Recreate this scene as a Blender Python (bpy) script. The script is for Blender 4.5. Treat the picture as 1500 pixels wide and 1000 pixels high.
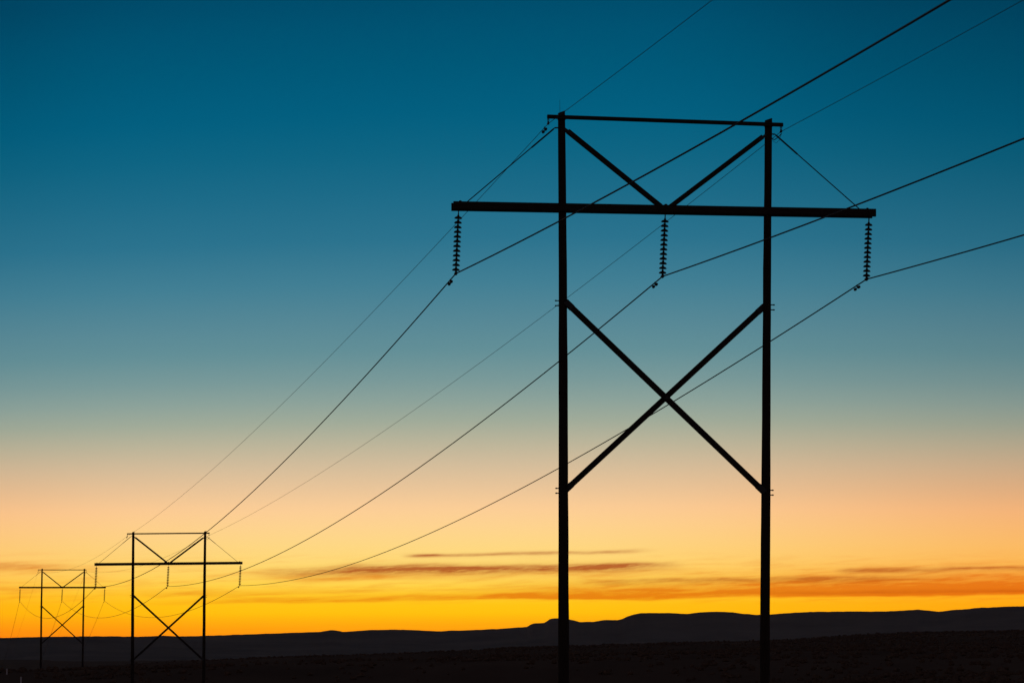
import bpy, math, random
import numpy as np
from mathutils import Vector, Matrix, noise as mnoise

for o in list(bpy.data.objects):
    bpy.data.objects.remove(o)
S = bpy.context.scene
C = S.collection
rng = random.Random(7)

# ------------------------------------------------------------------ camera
F = 4800.0            # focal length in photograph pixels (1500 wide): a 115 mm lens
EYE = 1.7             # eye height above the ground at the camera
cam = bpy.data.cameras.new('camera')
cam.sensor_width = 36.0
cam.lens = F / 1500 * 36
cam.shift_y = (945 - 500) / 1500          # level camera, horizon low in the picture
cam.clip_start = 0.5
cam.clip_end = 60000
co = bpy.data.objects.new('camera', cam)
C.objects.link(co)
co.location = (0, 0, EYE)
co.rotation_euler = (math.radians(90), 0, 0)
S.camera = co

S.view_settings.view_transform = 'Standard'
S.view_settings.look = 'None'
S.view_settings.exposure = 0
S.view_settings.gamma = 1
S.render.resolution_x = 1024
S.render.resolution_y = 682

# ------------------------------------------------------------------ dusk sky (the sun has set: no sun lamp)
def lin(c):
    c = c / 255.0
    return c / 12.92 if c <= 0.04045 else ((c + 0.055) / 1.055) ** 2.4

W = bpy.data.worlds.new('World')
S.world = W
W.use_nodes = True
nt = W.node_tree
nt.nodes.clear()

class G:
    """small helper to wire shader nodes"""
    def __init__(self, tree): self.t = tree
    def node(self, kind, **kw):
        n = self.t.nodes.new(kind)
        for k, v in kw.items(): setattr(n, k, v)
        return n
    def link(self, a, b): self.t.links.new(a, b)
    def put(self, sock, v):
        if isinstance(v, (int, float)): sock.default_value = v
        elif isinstance(v, tuple): sock.default_value = v
        else: self.link(v, sock)
    def m(self, op, a, b=0.0, c=None, clamp=False):
        n = self.node('ShaderNodeMath', operation=op, use_clamp=clamp)
        self.put(n.inputs[0], a); self.put(n.inputs[1], b)
        if c is not None: self.put(n.inputs[2], c)
        return n.outputs[0]
    def smooth(self, v, a, b, lo=0.0, hi=1.0):
        n = self.node('ShaderNodeMapRange', interpolation_type='SMOOTHSTEP')
        self.put(n.inputs['Value'], v)
        n.inputs['From Min'].default_value = a; n.inputs['From Max'].default_value = b
        n.inputs['To Min'].default_value = lo; n.inputs['To Max'].default_value = hi
        return n.outputs[0]
    def mix(self, fac, a, b, blend='MIX'):
        n = self.node('ShaderNodeMix', data_type='RGBA', blend_type=blend)
        self.put(n.inputs[0], fac); self.put(n.inputs[6], a); self.put(n.inputs[7], b)
        return n.outputs[2]
    def noise(self, vec, scale, detail=4.0, rough=0.55, dim='3D'):
        n = self.node('ShaderNodeTexNoise', noise_dimensions=dim)
        self.put(n.inputs['Vector'], vec)
        n.inputs['Scale'].default_value = scale
        n.inputs['Detail'].default_value = detail
        n.inputs['Roughness'].default_value = rough
        return n.outputs[0]
    def xyz(self, x, y, z=0.0):
        n = self.node('ShaderNodeCombineXYZ')
        self.put(n.inputs[0], x); self.put(n.inputs[1], y); self.put(n.inputs[2], z)
        return n.outputs[0]
    def ramp(self, fac, stops, mode='LINEAR'):
        n = self.node('ShaderNodeValToRGB')
        r = n.color_ramp; r.interpolation = mode
        while len(r.elements) > 1: r.elements.remove(r.elements[-1])
        for i, (p, c) in enumerate(stops):
            e = r.elements[0] if i == 0 else r.elements.new(p)
            e.position = p; e.color = (c[0], c[1], c[2], 1)
        self.put(n.inputs[0], fac)
        return n.outputs[0]

g = G(nt)
tc = g.node('ShaderNodeTexCoord')
sep = g.node('ShaderNodeSeparateXYZ')
g.link(tc.outputs['Generated'], sep.inputs[0])
dx, dy, dz = sep.outputs
hor = g.m('MAXIMUM', g.m('SQRT', g.m('ADD', g.m('MULTIPLY', dx, dx), g.m('MULTIPLY', dy, dy))), 0.001)
tan_el = g.m('DIVIDE', dz, hor)
azim = g.m('ARCTAN2', dx, dy)
SUN_AZ = math.radians(-2.0)

# colour of the twilight arch by elevation (linear light), from the glow at the horizon to the zenith
KEYS = [(932, (255, 148, 0)), (922, (255, 158, 0)), (914, (255, 169, 0)), (905, (255, 181, 0)), (898, (255, 190, 2)), (885, (255, 195, 14)),
        (870, (255, 203, 42)), (856, (255, 210, 74)), (840, (255, 213, 98)), (820, (254, 215, 118)),
        (796, (253, 214, 132)), (770, (253, 210, 143)), (746, (251, 205, 150)), (715, (232, 196, 153)), (686, (210, 188, 155)),
        (655, (186, 180, 154)), (626, (161, 171, 153)), (596, (140, 162, 154)), (566, (121, 153, 153)),
        (525, (99, 143, 151)), (486, (87, 136, 150)), (430, (66, 127, 148)), (366, (43, 115, 142)),
        (300, (28, 107, 136)), (246, (14, 101, 131)), (186, (2, 95, 127)), (126, (0, 89, 121)), (60, (0, 82, 114)), (4, (0, 74, 105))]
HAZE = 1.5e-5         # density of the evening air per metre
stops = []
for y, c in KEYS:
    t = (945 - y) / F
    t2 = t * (1.012 if y > 700 else 1.03)
    z = t2 / math.sqrt(1 + t2 * t2)
    seen = math.exp(-HAZE * min(16400.0, 158.0 / t))        # what the low air lets through
    stops.append((math.sqrt(z), tuple(lin(v) / seen for v in c)))
stops += [(0.58, (0.004, 0.042, 0.080)), (0.75, (0.013, 0.028, 0.050)), (1.0, (0.019, 0.022, 0.034))]
off = g.m('SUBTRACT', azim, math.radians(1.2))
bow = g.m('MINIMUM', g.m('MULTIPLY', off, off), 0.12)          # the arch stands highest over the sunken sun
wz = g.m('SQRT', g.m('MAXIMUM', g.m('MULTIPLY', dz, g.m('MULTIPLY_ADD', bow, 1.8, 1.0)), 0.0))
arch = g.ramp(wz, stops)
anti = g.ramp(wz, [(0.0, (0.085, 0.062, 0.065)), (0.3, (0.150, 0.090, 0.085)), (0.5, (0.075, 0.057, 0.066)), (0.75, (0.030, 0.031, 0.045)), (1.0, (0.019, 0.022, 0.034))])
# away from where the sun went down the arch fades into night
cosd = g.m('COSINE', g.m('SUBTRACT', azim, SUN_AZ))
glow = g.smooth(cosd, 0.1, 0.965)
# the glow turns redder sideways from the sun
side = g.m('MULTIPLY', g.smooth(g.m('ABSOLUTE', g.m('SUBTRACT', azim, SUN_AZ)), 0.02, 0.24), g.smooth(tan_el, 0.012, 0.075, 1.0, 0.0))
arch = g.mix(side, arch, g.mix(1.0, arch, (1.0, 0.64, 0.38, 1), 'MULTIPLY'))
away = g.m('ABSOLUTE', g.m('SUBTRACT', azim, SUN_AZ))
arch = g.mix(g.m('MULTIPLY', g.smooth(away, 0.07, 0.22), g.smooth(tan_el, 0.02, 0.05)), arch, g.mix(1.0, arch, (0.90, 0.85, 0.84, 1), 'MULTIPLY'))
arch = g.mix(g.m('MULTIPLY', g.smooth(away, 0.075, 0.15), g.smooth(tan_el, 0.10, 0.21)), arch, g.mix(1.0, arch, (0.84, 0.84, 0.85, 1), 'MULTIPLY'))  # lens vignetting painted into the sky colour: darker high up at the sides

# thin stratus streaks low in the glow (pixel-like units of 1/4800 radian keep the numbers readable)
PX = g.m('MULTIPLY_ADD', azim, F, 750.0)
PY = g.m('MULTIPLY_ADD', tan_el, -F, 945.0)
warp = g.noise(g.xyz(g.m('MULTIPLY', PX, 0.006), g.m('MULTIPLY', PY, 0.03)), 1.0, 3.0, 0.5)
PYW = g.m('ADD', PY, g.m('MULTIPLY_ADD', warp, 10.0, -5.0))
# streak noise, sheared a little so that the fibres rise to one side
shear = g.m('MULTIPLY_ADD', PX, 0.05, PYW)
fib = g.noise(g.xyz(g.m('MULTIPLY', PX, 0.012), g.m('MULTIPLY', shear, 0.16)), 1.0, 6.0, 0.6)
fine = g.noise(g.xyz(g.m('MULTIPLY', PX, 0.055), g.m('MULTIPLY', g.m('MULTIPLY_ADD', PX, 0.10, shear), 0.34), 7.3), 1.0, 6.0, 0.68)
streak = g.smooth(g.m('MULTIPLY_ADD', fine, 0.45, g.m('MULTIPLY', fib, 0.75)), 0.34, 0.82, 0.42, 1.25)

def band(x0, x1, sl, sr, y0, y1, up, dn, k):
    yc = g.m('MULTIPLY_ADD', PX, (y1 - y0) / (x1 - x0), y0 - (y1 - y0) / (x1 - x0) * x0)
    d = g.m('SUBTRACT', PYW, yc)
    s = g.m('ADD', g.m('DIVIDE', g.m('MAXIMUM', d, 0.0), dn), g.m('DIVIDE', g.m('MINIMUM', d, 0.0), up))
    e = g.m('POWER', 2.71828, g.m('MULTIPLY', g.m('MULTIPLY', s, s), -1.0))
    w = g.m('MULTIPLY', g.smooth(PX, x0 - sl, x0 + sl), g.smooth(PX, x1 - sr, x1 + sr, 1.0, 0.0))
    return g.m('MULTIPLY', g.m('MULTIPLY', e, w), k)
def total(lst):
    t = lst[0]
    for b in lst[1:]: t = g.m('ADD', t, b)
    return t
# brown streaks
dark = total([band(600, 930, 18, 45, 814, 806, 2.4, 2.6, 0.62),
              band(598, 640, 16, 20, 815, 813, 2.0, 2.4, 0.30),
              band(420, 960, 80, 60, 838, 830, 6.5, 6.0, 0.85),
              band(500, 720, 60, 120, 831, 830, 5.5, 6.0, 0.42),
              band(800, 985, 60, 30, 832, 825, 3.5, 4.0, 0.40),
              band(880, 1330, 70, 90, 851, 845, 3.0, 5.5, 0.58),
              band(1228, 2400, 14, 300, 836, 822, 3.2, 4.2, 0.62),
              band(1120, 2600, 130, 500, 869, 858, 4.0, 2.2, 0.28),
              band(-1500, 70, 300, 70, 838, 831, 4.0, 3.5, 0.26)])
# thin orange veils
warm = total([band(300, 900, 120, 160, 884, 873, 7.0, 2.0, 0.62),
              band(740, 2600, 160, 500, 876, 862, 22.0, 2.4, 0.95),
              band(1100, 2600, 150, 500, 869, 856, 30.0, 4.0, 0.65),
              band(420, 620, 60, 120, 850, 846, 4.0, 3.0, 0.55),
              band(360, 1000, 90, 70, 842, 836, 6.0, 6.0, 0.35),
              band(-1500, 110, 300, 80, 838, 832, 6.0, 5.0, 0.50),
              band(-1500, 80, 300, 70, 872, 863, 4.0, 2.5, 0.45),
              band(200, 560, 70, 100, 871, 866, 6.0, 3.0, 0.35)])
veil = g.m('MULTIPLY', g.smooth(fib, 0.44, 0.72), g.m('MULTIPLY', g.smooth(PY, 800, 835), g.smooth(PY, 876, 888, 1.0, 0.0)))
body = g.smooth(g.m('MULTIPLY_ADD', fine, 0.40, g.m('MULTIPLY', fib, 0.80)), 0.34, 0.86, 0.60, 1.15)
warm = g.m('ADD', g.m('MULTIPLY', warm, body), g.m('MULTIPLY', veil, 0.30), clamp=True)
dark = g.m('MULTIPLY', dark, streak, clamp=True)
sky = g.mix(warm, arch, g.mix(1.0, arch, (0.80, 0.40, 0.18, 1), 'MULTIPLY'))
sky = g.mix(dark, sky, g.mix(1.0, sky, (0.50, 0.22, 0.20, 1), 'MULTIPLY'))
sky = g.mix(glow, anti, sky)
bg = g.node('ShaderNodeBackground')
g.link(sky, bg.inputs[0])
bg.inputs[1].default_value = 1.0
out = g.node('ShaderNodeOutputWorld')
g.link(bg.outputs[0], out.inputs[0])
W.cycles.sampling_method = 'MANUAL'
W.cycles.sample_map_resolution = 2048

# ------------------------------------------------------------------ materials
MATS = {}
def material(name, col, rough=0.8, metal=0.0, var=0.35, scale=6.0, stretch=(1, 1, 1), col2=None, bump=0.0, spec=0.3):
    m = bpy.data.materials.new(name)
    m.use_nodes = True
    q = G(m.node_tree)
    b = m.node_tree.nodes['Principled BSDF']
    t = q.node('ShaderNodeTexCoord')
    mp = q.node('ShaderNodeMapping')
    mp.inputs['Scale'].default_value = stretch
    q.link(t.outputs['Object'], mp.inputs[0])
    n = q.noise(mp.outputs[0], scale, 8.0, 0.6)
    c2 = col2 or tuple(c * (1 - var) for c in col)
    c = q.ramp(n, [(0.3, c2), (0.68, col)])
    q.link(c, b.inputs['Base Color'])
    b.inputs['Roughness'].default_value = rough
    b.inputs['Metallic'].default_value = metal
    b.inputs['Specular IOR Level'].default_value = spec
    if bump:
        bn = q.node('ShaderNodeBump')
        bn.inputs['Strength'].default_value = 0.6
        bn.inputs['Distance'].default_value = bump
        q.link(n, bn.inputs['Height'])
        q.link(bn.outputs[0], b.inputs['Normal'])
    MATS[name] = m
    return m
material('creosoted_pole', (0.055, 0.037, 0.027), 0.9, 0, 0.6, 5, (9, 9, 0.5), bump=0.01)
material('weathered_timber', (0.060, 0.046, 0.036), 0.9, 0, 0.55, 5, (0.5, 9, 9), bump=0.006)
material('galvanised_steel', (0.09, 0.09, 0.092), 0.6, 0.5, 0.4, 30)
material('brown_porcelain', (0.055, 0.028, 0.018), 0.3, 0, 0.3, 20, spec=0.5)
material('oxidised_aluminium', (0.10, 0.10, 0.105), 0.7, 0.5, 0.3, 4)
material('dry_range_grass', (0.22, 0.135, 0.090), 1.0, 0, 0.6, 0.035, (1, 0.35, 1), col2=(0.13, 0.08, 0.055), spec=0.0)
material('hill_scrub', (0.32, 0.25, 0.205), 1.0, 0, 0.5, 0.004, (1, 1, 2), col2=(0.19, 0.15, 0.13), spec=0.0)
material('sagebrush_leaf', (0.19, 0.125, 0.085), 1.0, 0, 0.5, 2.0, spec=0.0)
material('white_plastic', (0.84, 0.83, 0.82), 0.55, 0, 0.12, 12)
material('red_reflector', (0.45, 0.05, 0.03), 0.35, 0, 0.1, 12)

# ------------------------------------------------------------------ mesh helpers
class MB:
    def __init__(self): self.v = []; self.f = []
    def add(self, vs, fs):
        k = len(self.v)
        self.v += [tuple(p) for p in vs]
        self.f += [tuple(i + k for i in q) for q in fs]
        return self
    def tube(self, pts, rad, n=8, cap=True, tilt=0.0):
        pts = [Vector(p) for p in pts]
        if not isinstance(rad, (list, tuple)): rad = [rad] * len(pts)
        vs, fs = [], []
        ref = None
        for i, p in enumerate(pts):
            d = (pts[min(i + 1, len(pts) - 1)] - pts[max(i - 1, 0)]).normalized()
            if ref is None:
                ref = Vector((1, 0, 0)) if abs(d.x) < 0.8 else Vector((0, 0, 1))
            a = (ref - d * ref.dot(d)).normalized(); ref = a
            b = d.cross(a)
            for j in range(n):
                w = 2 * math.pi * j / n
                q = p + (a * math.cos(w) + b * math.sin(w)) * rad[i]
                if tilt and i == len(pts) - 1: q = q + d * (math.cos(w) * tilt)
                vs.append(q)
        for i in range(len(pts) - 1):
            for j in range(n):
                k = (j + 1) % n
                fs.append((i * n + j, i * n + k, (i + 1) * n + k, (i + 1) * n + j))
        if cap:
            fs.append(tuple(range(n - 1, -1, -1)))
            fs.append(tuple(range((len(pts) - 1) * n, len(pts) * n)))
        return self.add(vs, fs)
    def lathe(self, prof, n=12, o=(0, 0, 0)):
        vs = [(o[0] + r * math.cos(2 * math.pi * j / n), o[1] + r * math.sin(2 * math.pi * j / n), o[2] + z) for r, z in prof for j in range(n)]
        fs = [(i * n + j, i * n + (j + 1) % n, (i + 1) * n + (j + 1) % n, (i + 1) * n + j) for i in range(len(prof) - 1) for j in range(n)]
        fs.append(tuple(range(n))[::-1]); fs.append(tuple(range((len(prof) - 1) * n, len(prof) * n)))
        return self.add(vs, fs)
    def beam(self, a, b, h, t, ch=0.012, side=Vector((0, 1, 0)), k=1):
        """sawn timber from a to b: h across (in the plane normal to side), t thick along side, chamfered edges"""
        a, b = Vector(a), Vector(b)
        d = (b - a).normalized()
        up = side.cross(d).normalized()
        sec = [(h / 2 - ch, t / 2), (h / 2, t / 2 - ch), (h / 2, -t / 2 + ch), (h / 2 - ch, -t / 2), (-h / 2 + ch, -t / 2), (-h / 2, -t / 2 + ch), (-h / 2, t / 2 - ch), (-h / 2 + ch, t / 2)]
        vs, fs = [], []
        for i in range(k + 1):
            p = a.lerp(b, i / k)
            vs += [p + up * x + side * y for x, y in sec]
        for i in range(k):
            for j in range(8):
                fs.append((i * 8 + j, i * 8 + (j + 1) % 8, i * 8 + 8 + (j + 1) % 8, i * 8 + 8 + j))
        fs.append(tuple(range(8))[::-1]); fs.append(tuple(range(k * 8, k * 8 + 8)))
        return self.add(vs, fs)
    def mesh(self, name, mat, smooth=False):
        me = bpy.data.meshes.new(name)
        me.from_pydata(self.v, [], self.f)
        me.materials.append(MATS[mat])
        if smooth: me.polygons.foreach_set('use_smooth', [True] * len(me.polygons))
        me.update()
        return me

def obj(name, me, parent=None, loc=(0, 0, 0), rot=None):
    o = bpy.data.objects.new(name, me)
    C.objects.link(o)
    o.location = loc
    if rot is not None: o.rotation_euler = rot
    o.parent = parent
    return o
def tag(o, label, cat, group=None):
    o['label'] = label; o['category'] = cat
    if group: o['group'] = group
    return o
def structure(o): o['kind'] = 'structure'; return o

# ------------------------------------------------------------------ terrain
# line geometry: three wooden H-frame structures on a straight line that recedes to the left (z is above eye level here)
TH = math.atan(893 / F); CT, ST = math.cos(TH), math.sin(TH)
TW = [(4.798, 102.4, 13.60, 0.0069, -0.005), (-31.427, 299.87, 7.49, 0.0145, 0.0155), (-70.477, 513.68, 9.10, 0.003, 0.004)]   # x, y, arm height, arm slope, slope of the top beam
ARM = 16.2                       # crossarm height above the ground
P = 3.269                        # half the pole spacing
GULLY = (-108.0, 714.0)
POSTS = [(10, 400.0, 987, 0.72), (30.6, 366.0, 1003, 0.98)]

RX = [-600, 0, 100, 200, 400, 700, 740, 900, 1100, 1300, 1500, 2200]
RY = [1006, 992, 983, 974, 963, 953, 949, 944, 939, 928, 923, 915]
def sstep(t):
    t = np.clip(t, 0, 1); return t * t * (3 - 2 * t)
def base_h(X, Y):
    xp = 750 + F * X / 1100
    rid = (945 - np.interp(xp, RX, RY)) / F * 1100
    near = -1.7 + (rid + 1.7) * sstep(Y / 1100)
    far = -38.0
    h = np.where(Y < 1100, near, rid + (far - rid) * sstep((Y - 1100) / 1100))
    und = 0.28 * np.sin(X * 0.071 + Y * 0.031 + 1.3) * np.sin(Y * 0.043 - X * 0.022) + 0.16 * np.sin(X * 0.19 + 2.0 * np.sin(Y * 0.05)) * np.sin(Y * 0.13 + 0.7)
    und2 = 0.10 * np.sin(X * 0.53 + 0.9 * np.sin(Y * 0.21)) * np.sin(Y * 0.37 + X * 0.11)
    return h + (und + und2) * sstep((Y - 20) / 200)
CP = [(t[0], t[1], t[2] - ARM, 38.0) for t in TW]
CP.append((GULLY[0], GULLY[1], -17.0, 75.0))
CP += [((px - 750) / F * y, y, (945 - py) / F * y, 24.0) for px, y, py, h in POSTS]
CP.append((0.0, 0.0, -1.7, 30.0))
CP.append((-28.0, 195.0, -5.0, 45.0))
cx = np.array([p[0] for p in CP]); cy = np.array([p[1] for p in CP]); cs = np.array([p[3] for p in CP])
def bumps(X, Y):
    return [np.exp(-((X - cx[i]) ** 2 + (Y - cy[i]) ** 2) / (2 * cs[i] ** 2)) for i in range(len(CP))]
Am = np.array([[b for b in bumps(cx[i], cy[i])] for i in range(len(CP))])
coef = np.linalg.solve(Am, np.array([p[2] for p in CP]) - base_h(cx, cy))
def ground_h(X, Y):
    X = np.asarray(X, float); Y = np.asarray(Y, float)
    h = base_h(X, Y)
    for k, b in zip(coef, bumps(X, Y)): h = h + k * b
    return h + EYE

def spaced(fine, step, far, growth):
    a = list(np.arange(0, fine + step, step)); s = step
    while a[-1] < far:
        s *= growth; a.append(a[-1] + s)
    a[-1] = far
    return a
xs = spaced(260, 4.5, 16000, 1.14); xs = np.array([-v for v in xs[::-1][:-1]] + xs)
ysf = spaced(1300, 7.0, 16000, 1.10); ysb = spaced(60, 15, 16000, 1.3)
ys = np.array([-v for v in ysb[::-1][:-1]] + ysf)
XX, YY = np.meshgrid(xs, ys)
ZZ = ground_h(XX, YY)
nx, ny = len(xs), len(ys)
def grid_faces(nx, ny):
    i = np.arange(ny - 1)[:, None] * nx + np.arange(nx - 1)[None, :]
    return np.stack([i, i + 1, i + nx + 1, i + nx], -1).reshape(-1, 4)
def grid_mesh(name, V, nx, ny, mat):
    me = bpy.data.meshes.new(name)
    me.from_pydata(V.tolist(), [], grid_faces(nx, ny).tolist())
    me.materials.append(MATS[mat])
    me.polygons.foreach_set('use_smooth', [True] * len(me.polygons)); me.update()
    return me
structure(obj('ground', grid_mesh('ground', np.stack([XX, YY, ZZ], -1).reshape(-1, 3), nx, ny, 'dry_range_grass')))

# far mesas and ridges: crest line by bearing, on a slope that climbs from the valley
HX = [-300, -150, 0, 60, 100, 130, 180, 205, 240, 262, 300, 340, 400, 470, 480, 486, 492, 502, 545, 575, 600, 618, 640, 680, 740, 772, 778, 783, 797, 801, 806, 816, 828, 840, 850, 870, 876, 884, 905, 912, 918, 928, 938, 950, 980, 1008, 1018, 1030, 1042, 1060, 1075, 1090, 1108, 1125, 1160, 1200, 1250, 1290, 1320, 1345, 1358, 1374, 1400, 1440, 1470, 1500, 1620, 1800]
HY = [938, 936, 933.5, 932, 931.5, 931, 931.5, 931.8, 930.5, 931.5, 930.5, 929, 927, 924.4, 923, 922, 922.6, 924.6, 922, 921.3, 921.6, 922.5, 923.7, 922.4, 919.8, 917, 913.5, 912, 911.3, 909, 905.3, 904.6, 905, 907.5, 909.8, 909.8, 908.5, 907.4, 907.2, 905.5, 902.5, 899, 897, 896.4, 897, 897.9, 896.8, 895.6, 895.1, 895.2, 896.1, 898, 899.6, 899, 896.6, 895, 894.6, 894.8, 893.4, 892, 892.8, 894.8, 892.3, 889, 887.4, 887, 884, 888]
az_in = np.linspace(-0.24, 0.24, 900)
az = np.concatenate([np.linspace(-math.pi, -0.245, 240), az_in, np.linspace(0.245, math.pi, 240)])
xpix = 750 + F * np.tan(np.clip(az, -0.23, 0.23))
crest_tan = (945 - np.interp(xpix, HX, HY)) / F
wander = 0.0022 * np.sin(az * 7 + 1) + 0.0014 * np.sin(az * 17 + 2.2) + 0.0007 * np.sin(az * 41)
outside = sstep((np.abs(az) - 0.21) / 0.12)
crest_tan = crest_tan + 0.00010 * np.array([mnoise.fractal(Vector((a * 260, 1.7, 0)), 0.7, 2.0, 5) for a in az])
crest_tan = crest_tan * (1 - outside) + (0.0072 + wander) * outside
rc = 10600 + 900 * np.sin(az * 9 + 0.4) * (1 - 0.6 * outside) - 700 * np.tanh((az - 0.02) * 12)
NR = 64
tt = np.linspace(0, 1.35, NR)
Vh = np.zeros((NR, len(az), 3))
for i, t in enumerate(tt):
    r = 5600 + (rc - 5600) * t if t <= 1 else rc + (t - 1) * 6500
    Yd = r * np.cos(az * (1 - outside))
    top = crest_tan * (rc * np.cos(az * (1 - outside)))
    if t <= 1:
        prof = 0.16 * t + 0.24 * t ** 3 + 0.60 * t ** 9
    else:
        prof = np.ones_like(az) * (1 - sstep((t - 1) / 0.35))
    foot = -44.0
    z = foot + (top - foot) * prof
    gl = np.array([mnoise.fractal(Vector((a * 46, t * 2.2, 3.1)), 0.9, 2.1, 5) for a in az])
    spur = np.array([mnoise.noise(Vector((a * 17, t * 1.1, 8.0))) for a in az])
    wgt = max(0.0, t * (1 - t)) * 4 if t < 1 else 0.0
    z = z + (np.minimum(gl, 0.2) * 15 + spur * 14 - 6) * wgt * (0.4 + 0.6 * t)
    Vh[i, :, 0] = r * np.sin(az); Vh[i, :, 1] = r * np.cos(az); Vh[i, :, 2] = z + EYE
structure(obj('hills', grid_mesh('hills', Vh.reshape(-1, 3), len(az), NR, 'hill_scrub')))

# ------------------------------------------------------------------ wooden H-frame structures
def Q(u, v, w): return Vector((u, v, w))

def through_bolt(parent, a, b, r=0.017):
    m = MB(); a, b = Vector(a), Vector(b)
    m.tube([a, b], r, 6)
    d = (b - a).normalized()
    m.tube([b - d * 0.045, b - d * 0.015], r * 1.4, 6)
    return obj('bolt', m.mesh('bolt', 'galvanised_steel'), parent)

def tower(i, label, lean_l, lean_r):
    x, y, az_, slope, tslope = TW[i]
    root = bpy.data.objects.new('h_frame_pylon', None); C.objects.link(root)
    zg = float(ground_h(x, y))
    root.location = (x, y, zg); root.rotation_euler = (0, 0, TH)
    tag(root, label, 'power pylon', 'wooden H-frame pylons of the power line')
    A = az_ + EYE - zg                 # arm centre above the root
    def arm_w(u): return A + slope * u
    def pole_u(s, w):                  # centreline of a pole, with the lean and slight bow of a real trunk
        lo, hi = (lean_l if s < 0 else lean_r)
        t = (w - (A - 3)) / 6.0
        return s * P + (hi * min(t, 1.1) if t > 0 else lo * min(-t * 0.6, 1.2))
    for s in (-1, 1):
        w0, w1 = -1.2, A + 2.94 + tslope * s * P
        pts, rad = [], []
        rb, rt = (0.185, 0.114) if s < 0 else (0.168, 0.115)
        K = 26
        for k in range(K + 1):
            w = w0 + (w1 - w0) * k / K
            pts.append((pole_u(s, w) + rng.uniform(-.004, .004), rng.uniform(-.004, .004), w))
            rad.append(rb + (rt - rb) * (k / K) ** 0.95 + rng.uniform(-.003, .003))
        m = MB().tube(pts, rad, 18, True, tilt=0.04)
        obj('pole', m.mesh('pole', 'creosoted_pole', True), root)
    # double plank crossarm, one plank on either face of the poles
    for v in (-0.205, 0.205):
        e = 6.74
        m = MB().beam((-e + rng.uniform(-.02, .02), v, arm_w(-e)), (e + 0.02, v, arm_w(e)), 0.242, 0.10, 0.014, k=10)
        obj('crossarm_plank', m.mesh('crossarm_plank', 'weathered_timber'), root)
    for s in (-1, 1):
        through_bolt(root, (pole_u(s, A), 0.30, A + 0.05), (pole_u(s, A), -0.31, A + 0.05))
        u = s * 6.52
        m = MB().beam((u - 0.05, 0, arm_w(u)), (u + 0.05, 0, arm_w(u)), 0.235, 0.31, 0.01)
        obj('spacer_block', m.mesh('spacer_block', 'weathered_timber'), root)
        m = MB().tube([(u, 0.27, arm_w(u) + 0.03), (u, -0.28, arm_w(u) + 0.03)], 0.02, 6)
        m.lathe([(0.045, 0), (0.045, 0.035), (0.02, 0.05)], 6, (u, -0.1, arm_w(u) + 0.117))
        obj('arm_bolt', m.mesh('arm_bolt', 'galvanised_steel'), root)
    # middle gain plate where the knee braces meet
    m = MB().beam((-0.24, 0, A + 0.012), (0.24, 0, A + 0.010), 0.255, 0.30, 0.01)
    m.lathe([(0.05, 0), (0.05, 0.03), (0.02, 0.045)], 6, (0.0, -0.05, A + 0.136))
    obj('centre_block', m.mesh('centre_block', 'galvanised_steel'), root)
    # top tie beam
    uL, uR = -3.80, 3.74
    m = MB().beam((uL, -0.175, A + 2.755 + tslope * uL), (uR, -0.175, A + 2.755 + tslope * uR), 0.115, 0.11, 0.01, k=6)
    tie = obj('tie_beam', m.mesh('tie_beam', 'weathered_timber'), root)
    for s in (-1, 1):
        wt = A + 2.755 + tslope * s * P
        m = MB().tube([(pole_u(s, wt), 0, wt - 0.055), (pole_u(s, wt), 0, wt + 0.055)], 0.130, 18)
        m.beam((pole_u(s, wt) - 0.165, -0.05, wt), (pole_u(s, wt) + 0.165, -0.05, wt), 0.07, 0.13, 0.006)
        obj('band', m.mesh('band', 'galvanised_steel', False), root)
    # V of knee braces between pole tops and the middle of the arm
    for s in (-1, 1):
        a = Vector((s * (P - 0.15) + (pole_u(s, A + 2.4) - s * P), 0, A + 2.40))
        b = Vector((s * 0.15, 0, A + 0.10))
        m = MB().beam(a + (b - a).normalized() * 0.05, b, 0.148, 0.14, 0.012)
        kb = obj('knee_brace', m.mesh('knee_brace', 'weathered_timber'), root)
        m = MB().beam(a + Vector((s * 0.12, 0, 0.055)), a + (b - a).normalized() * 0.22, 0.085, 0.17, 0.006)
        obj('brace_bracket', m.mesh('brace_bracket', 'galvanised_steel'), kb)
        through_bolt(root, (a.x + s * 0.03, 0, a.z + 0.06), (a.x + s * 0.36, 0, a.z + 0.06))
    # suspension rods out to the arm ends
    for s in (-1, 1):
        a = Vector((pole_u(s, A + 2.45) + s * 0.205, 0, A + 2.47)); b = Vector((s * 6.31, 0, arm_w(s * 6.31) + 0.12))
        m = MB().tube([a + Vector((-s * 0.12, 0, 0)), a, b], 0.017, 7)
        rod = obj('tie_rod', m.mesh('tie_rod', 'galvanised_steel'), root)
        p, q = a.lerp(b, 0.015), a.lerp(b, 0.27)
        d = (q - p).normalized()
        m = MB().tube([p, p + d * 0.03, q - d * 0.03, q], [0.018, 0.027, 0.027, 0.018], 7)
        obj('turnbuckle', m.mesh('turnbuckle', 'galvanised_steel'), rod)
    # X brace
    wu, wl = A - 3.03, A - 8.72
    for s, v in ((-1, -0.085), (1, 0.085)):
        a = Vector((s * (P - 0.10) + (pole_u(s, wu) - s * P), v, wu + 0.06)); b = Vector((-s * (P - 0.11) + (pole_u(-s, wl) + s * P), v, wl - 0.03))
        m = MB().beam(a, b, 0.172, 0.15, 0.012, k=4)
        xb = obj('cross_brace', m.mesh('cross_brace', 'weathered_timber'), root)
        d = (b - a).normalized()
        for e, f in ((a, d), (b, -d)):
            m = MB().beam(e - f * 0.06, e + f * 0.24, 0.188, 0.165, 0.01)
            obj('brace_shoe', m.mesh('brace_shoe', 'galvanised_steel'), xb)
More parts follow.
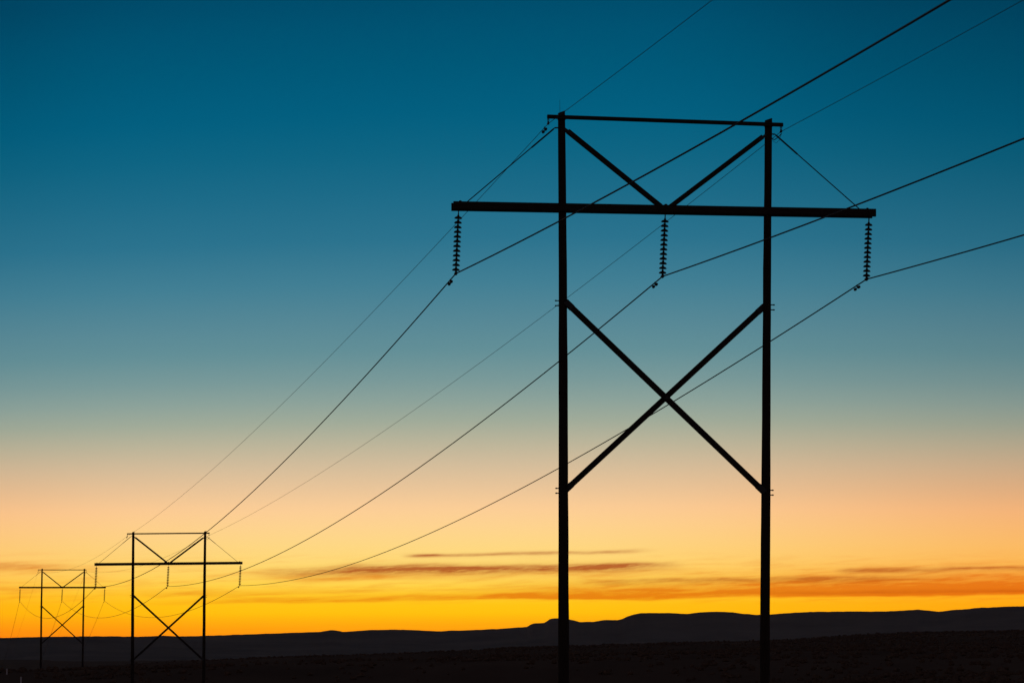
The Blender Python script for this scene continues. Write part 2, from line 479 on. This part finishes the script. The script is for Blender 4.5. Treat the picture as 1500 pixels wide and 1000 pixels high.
    wc = (wu + wl) / 2
    m = MB().tube([(0.0, -0.22, wc), (0.0, 0.22, wc)], 0.06, 8).beam((-0.085, 0, wc - 0.02), (0.11, 0, wc - 0.02), 0.08, 0.36, 0.006)
    obj('brace_clamp', m.mesh('brace_clamp', 'galvanised_steel'), root)
    for s in (-1, 1):
        for w in (wu + 0.13, wu - 0.025, wl + 0.0, wl - 0.15):
            u = pole_u(s, w)
            through_bolt(root, (u - s * 0.1, 0, w), (u + s * 0.255, 0, w))
    if i == 0:
        m = MB().tube([(pole_u(-1, A + 2.9) - 0.05, 0, A + 2.85), (pole_u(-1, A + 2.9) - 0.06, 0, A + 3.33)], [0.008, 0.004], 5)
        obj('air_terminal', m.mesh('air_terminal', 'galvanised_steel'), root)
    u = pole_u(1, A + 2.4) + 0.1
    m = MB().tube([(u, -0.02, A + 2.33), (u + 0.09, -0.04, A + 2.28), (u + 0.20, -0.08, A + 2.36), (u + 0.30, -0.13, A + 2.47)], 0.014, 6)
    m.tube([(u, -0.02, A + 2.36), (u + 0.06, -0.05, A + 2.22), (u + 0.14, -0.08, A + 2.18), (u + 0.22, -0.1, A + 2.25), (u + 0.29, -0.13, A + 2.45)], 0.006, 5)
    obj('bonding_jumper', m.mesh('bonding_jumper', 'galvanised_steel'), root)
    M = Matrix.Translation((x, y, zg)) @ Matrix.Rotation(TH, 4, 'Z')
    return root, A, M, arm_w

LEAN = [((0.02, -0.045), (-0.06, 0.05)), ((-0.04, 0.055), (-0.08, 0.08)), ((-0.10, 0.12), (-0.14, 0.16))]
LAB = ['largest of three wooden H-frame pylons, with bold X brace and V knee braces',
       'mid-sized wooden H-frame pylon between the largest and the smallest pylon of the line',
       'smallest and most distant wooden H-frame pylon, standing above the white marker posts']
built = [tower(i, LAB[i], *LEAN[i]) for i in range(3)]

# ------------------------------------------------------------------ insulator strings
SP = 0.146
disc_me = MB().lathe([(0.020, 0.0), (0.034, -0.004), (0.036, -0.044), (0.066, -0.050), (0.102, -0.070), (0.124, -0.106), (0.121, -0.112), (0.096, -0.084), (0.050, -0.066), (0.022, -0.070), (0.019, -0.146)], 16).mesh('disc', 'brown_porcelain', True)
hook_me = MB().tube([(0, 0, 0.15), (0, 0, 0.04)], 0.014, 6).tube([(0, -0.03, 0.03), (0, -0.03, -0.07), (0, 0, -0.115), (0, 0.03, -0.07), (0, 0.03, 0.03), (0, 0, 0.07), (0, -0.03, 0.03)], 0.011, 6).tube([(0, 0, -0.07), (0, 0, -0.135)], 0.02, 6).mesh('shackle', 'galvanised_steel')
def clamp_mesh():
    m = MB().tube([(0, -0.16, 0.025), (0, -0.10, 0.0), (0, 0.0, -0.01), (0, 0.10, 0.0), (0, 0.16, 0.025)], [0.022, 0.042, 0.052, 0.042, 0.022], 8)
    m.beam((0, 0, 0.14), (0, 0, 0.0), 0.05, 0.085, 0.008)
    return m.mesh('clamp', 'galvanised_steel', True)
clamp_me = clamp_mesh()
SIZE = ['largest', 'mid-sized', 'smallest']
ENDS = [("insulator string at the largest pylon's arm end that points to the smaller pylons", "insulator string at the largest pylon's arm end away from the smaller pylons"),
        ("insulator string at the mid-sized pylon's arm end beside the smallest pylon", "insulator string at the mid-sized pylon's arm end facing the largest pylon"),
        ("insulator string at the smallest pylon's free arm end, away from the other pylons", "insulator string at the smallest pylon's arm end beside the mid-sized pylon")]
CL = {}
for i, (root, A, M, arm_w) in enumerate(built):
    for k, u in enumerate((-6.56, -0.01, 6.60)):
        top = Vector((u, 0, arm_w(u) - 0.155))
        e = bpy.data.objects.new('insulator_string', None); C.objects.link(e)
        e.location = M @ top
        lean = math.radians(2.55 + rng.uniform(-.2, .2)); sway = math.radians(rng.uniform(-.5, .5))
        e.rotation_euler = (sway, lean, TH)
        if k == 1: lab = 'insulator string of stacked discs under the middle of the %s pylon\'s crossarm' % SIZE[i]
        else: lab = ENDS[i][0 if k == 0 else 1]
        tag(e, lab, 'insulator', 'insulator strings hanging from the crossarms')
        obj('shackle', hook_me, e)
        for d in range(12): obj('disc', disc_me, e, (0, 0, -0.115 - SP * d))
        obj('clamp', clamp_me, e, (0, 0, -0.115 - SP * 12 - 0.055))
        R = e.rotation_euler.to_matrix()
        CL[(i, k)] = M @ top + R @ Vector((0, 0, -0.115 - SP * 12 - 0.06))
    for k, u in ((3, -3.77), (4, 3.68)):
        CL[(i, k)] = M @ Vector((u, -0.175, A + 2.755 + TW[i][4] * u - 0.215))

# ------------------------------------------------------------------ wires
LINE = Vector((-ST, CT, 0))
SAGC = [2.42, 2.40, 2.78, 2.6]; SAGS = [1.57, 1.12, 1.3, 1.3]
def span(p, q, sag, n):
    pts = []
    for j in range(n):
        f = j / n
        w = p.lerp(q, f); w.z -= 4 * sag * f * (1 - f); pts.append(w)
    return pts
def damper(parent, pts_fn, mat_dir):
    """dumb-bell vibration damper clamped under a wire: pts_fn = point on the wire"""
    m = MB()
    c = pts_fn; d = mat_dir.normalized()
    dn = Vector((0, 0, -1))
    m.tube([c + Vector((0, 0, 0.03)), c + dn * 0.075], 0.016, 6)
    a, b = c + dn * 0.09 - d * 0.20, c + dn * 0.09 + d * 0.20
    m.tube([a, b], 0.008, 6)
    dm = obj('vibration_damper', m.mesh('vibration_damper', 'galvanised_steel'), parent)
    for e, s in ((a, -1), (b, 1)):
        w = MB().tube([e - d * 0.06, e - d * 0.045, e + d * 0.035, e + d * 0.05], [0.026, 0.048, 0.048, 0.028], 8)
        obj('weight', w.mesh('weight', 'galvanised_steel', True), dm)
WLAB = {0: "black conductor cable on the largest pylon's arm end that points to the smaller pylons", 1: 'black conductor cable hung from the middle insulator strings between the poles',
        2: "black conductor cable on the largest pylon's arm end away from the smaller pylons", 3: "hair-thin ground wire on the largest pylon's top beam end toward the smaller pylons", 4: "hair-thin ground wire on the largest pylon's top beam end away from the smaller pylons"}
for k in range(5):
    cond = k < 3
    sg = SAGC if cond else SAGS
    t1, t2, t3 = CL[(0, k)], CL[(1, k)], CL[(2, k)]
    t0 = t1 - (t2 - t1).normalized() * 0 + Vector((36.23, -197.5, 3.1))
    t4 = t3 + Vector((GULLY[0] - TW[2][0], GULLY[1] - TW[2][1], -19.5))
    pts = span(t0, t1, sg[0], 60) + span(t1, t2, sg[1], 60) + span(t2, t3, sg[2], 40) + span(t3, t4, sg[3], 30) + [t4]
    m = MB().tube(pts, 0.0205 if cond else 0.0085, 6)
    name = 'conductor_cable' if cond else 'ground_wire'
    o = tag(obj(name, m.mesh(name, 'oxidised_aluminium', True)), WLAB[k], 'power line' if cond else 'ground wire',
            'conductor cables of the power line' if cond else 'overhead ground wires')
    for i, seg in ((0, 60), (1, 120), (2, 160)):
        base = pts[seg]
        d = (pts[seg + 1] - base).normalized()
        if cond:
            damper(o, base + d * 1.05, d)
        else:
            c = MB().tube([base + Vector((0, 0, 0.16)), base + Vector((0, 0, 0.09))], 0.012, 6).tube([base + Vector((-.03, 0, .1)), base + Vector((0.0, 0, .05)), base + Vector((.03, 0, .1)), base + Vector((.02, 0, .155)), base + Vector((-.02, 0, .155)), base + Vector((-.03, 0, .1))], 0.008, 5)
            c.tube([base - d * 0.10 , base, base + d * 0.10], [0.022, 0.042, 0.022], 7).tube([base + Vector((0, 0, 0.07)), base], 0.03, 7)
            obj('suspension_clamp', c.mesh('suspension_clamp', 'galvanised_steel'), o)
            if k == 3: damper(o, base + d * 0.62, d)

# ------------------------------------------------------------------ white marker posts on the rise by the smallest pylon
def marker_post(px, y, py, h):
    x = (px - 750) / F * y
    z = float(ground_h(x, y))
    m = MB()
    w, t = 0.15, 0.035
    prof = [(-w / 2, -0.3), (w / 2, -0.3), (w / 2, h - 0.06), (w * 0.36, h - 0.02), (0, h), (-w * 0.36, h - 0.02), (-w / 2, h - 0.06)]
    n = len(prof)
    vs = [(a, -t / 2 + 0.25 * t * (abs(a) / w), b) for a, b in prof] + [(a, t / 2, b) for a, b in prof]
    fs = [tuple(range(n)), tuple(range(2 * n - 1, n - 1, -1))] + [(j, n + j, n + (j + 1) % n, (j + 1) % n) for j in range(n)]
    m.add(vs, fs)
    o = obj('marker_post', m.mesh('marker_post', 'white_plastic'), None, (x, y, z), (0, rng.uniform(-.03, .06), 0))
    tag(o, ('shorter' if h < 0.8 else 'taller') + ' of two slim white marker posts in dark grass below the smallest pylon', 'post', 'white marker posts')
    return o
for p in POSTS: marker_post(*p)

# ------------------------------------------------------------------ low sagebrush over the range
N = 26000
V, Fc = [], []
for i in range(N):
    y = 160 + 1080 * rng.random() ** 0.8
    x = y * rng.uniform(-0.19, 0.19)
    if y < 405 and any(abs(x - (p[0] - 750) / F * y) < 1.6 for p in POSTS): continue
    if mnoise.noise(Vector((x * 0.035, y * 0.012, 0.4))) + 0.5 * mnoise.noise(Vector((x * 0.11, y * 0.05, 5.0))) < rng.uniform(-0.5, 0.35): continue
    h = rng.uniform(0.14, 0.55) * (1.25 if rng.random() < 0.06 else 1)
    r = h * rng.uniform(0.6, 1.1)
    V0 = len(V); z = (x, y)
    ring = 6
    a0 = rng.random() * 6.28
    V.append([x + rng.uniform(-.1, .1), y, h])
    for lv, (rr, hh) in enumerate(((0.75, 0.72), (1.0, 0.30), (0.7, -0.15))):
        for j in range(ring):
            a = a0 + 6.283 * j / ring + lv * 0.5
            q = r * rr * rng.uniform(0.65, 1.25)
            V.append([x + q * math.cos(a), y + q * math.sin(a), h * hh * rng.uniform(0.75, 1.2)])
    for j in range(ring):
        k = (j + 1) % ring
        Fc.append((V0, V0 + 1 + j, V0 + 1 + k))
        for lv in range(2):
            b = V0 + 1 + lv * ring
            Fc.append((b + j, b + ring + j, b + ring + k, b + k))
V = np.array(V)
V[:, 2] += ground_h(V[:, 0], V[:, 1])
me = bpy.data.meshes.new('sagebrush')
me.from_pydata(V.tolist(), [], Fc)
me.materials.append(MATS['sagebrush_leaf']); me.update()
so = obj('sagebrush', me)
so['kind'] = 'stuff'; tag(so, 'low dark sagebrush scattered over the black foreground slope', 'shrubs')

# ------------------------------------------------------------------ air
top = float(max(Vh[:, :, 2].max(), 30.0)) + 6
bot = float(min(Vh[:, :, 2].min(), ZZ.min())) - 1.5
L = 16400
m = MB().add([(sx * L, sy * L, z) for z in (bot, top) for sx, sy in ((-1, -1), (1, -1), (1, 1), (-1, 1))],
             [(0, 3, 2, 1), (4, 5, 6, 7), (0, 1, 5, 4), (1, 2, 6, 5), (2, 3, 7, 6), (3, 0, 4, 7)])
hm = bpy.data.materials.new('haze'); hm.use_nodes = True
ht = hm.node_tree
ht.nodes.clear()
pv = ht.nodes.new('ShaderNodeVolumePrincipled')
pv.inputs['Color'].default_value = (0.92, 0.89, 0.84, 1)
pv.inputs['Density'].default_value = HAZE
pv.inputs['Anisotropy'].default_value = 0.0
ho = ht.nodes.new('ShaderNodeOutputMaterial')
ht.links.new(pv.outputs[0], ho.inputs['Volume'])
MATS['haze'] = hm
hz = obj('haze', m.mesh('haze', 'haze'))
hz['kind'] = 'stuff'; tag(hz, 'thin blue evening haze over the far hills', 'haze')
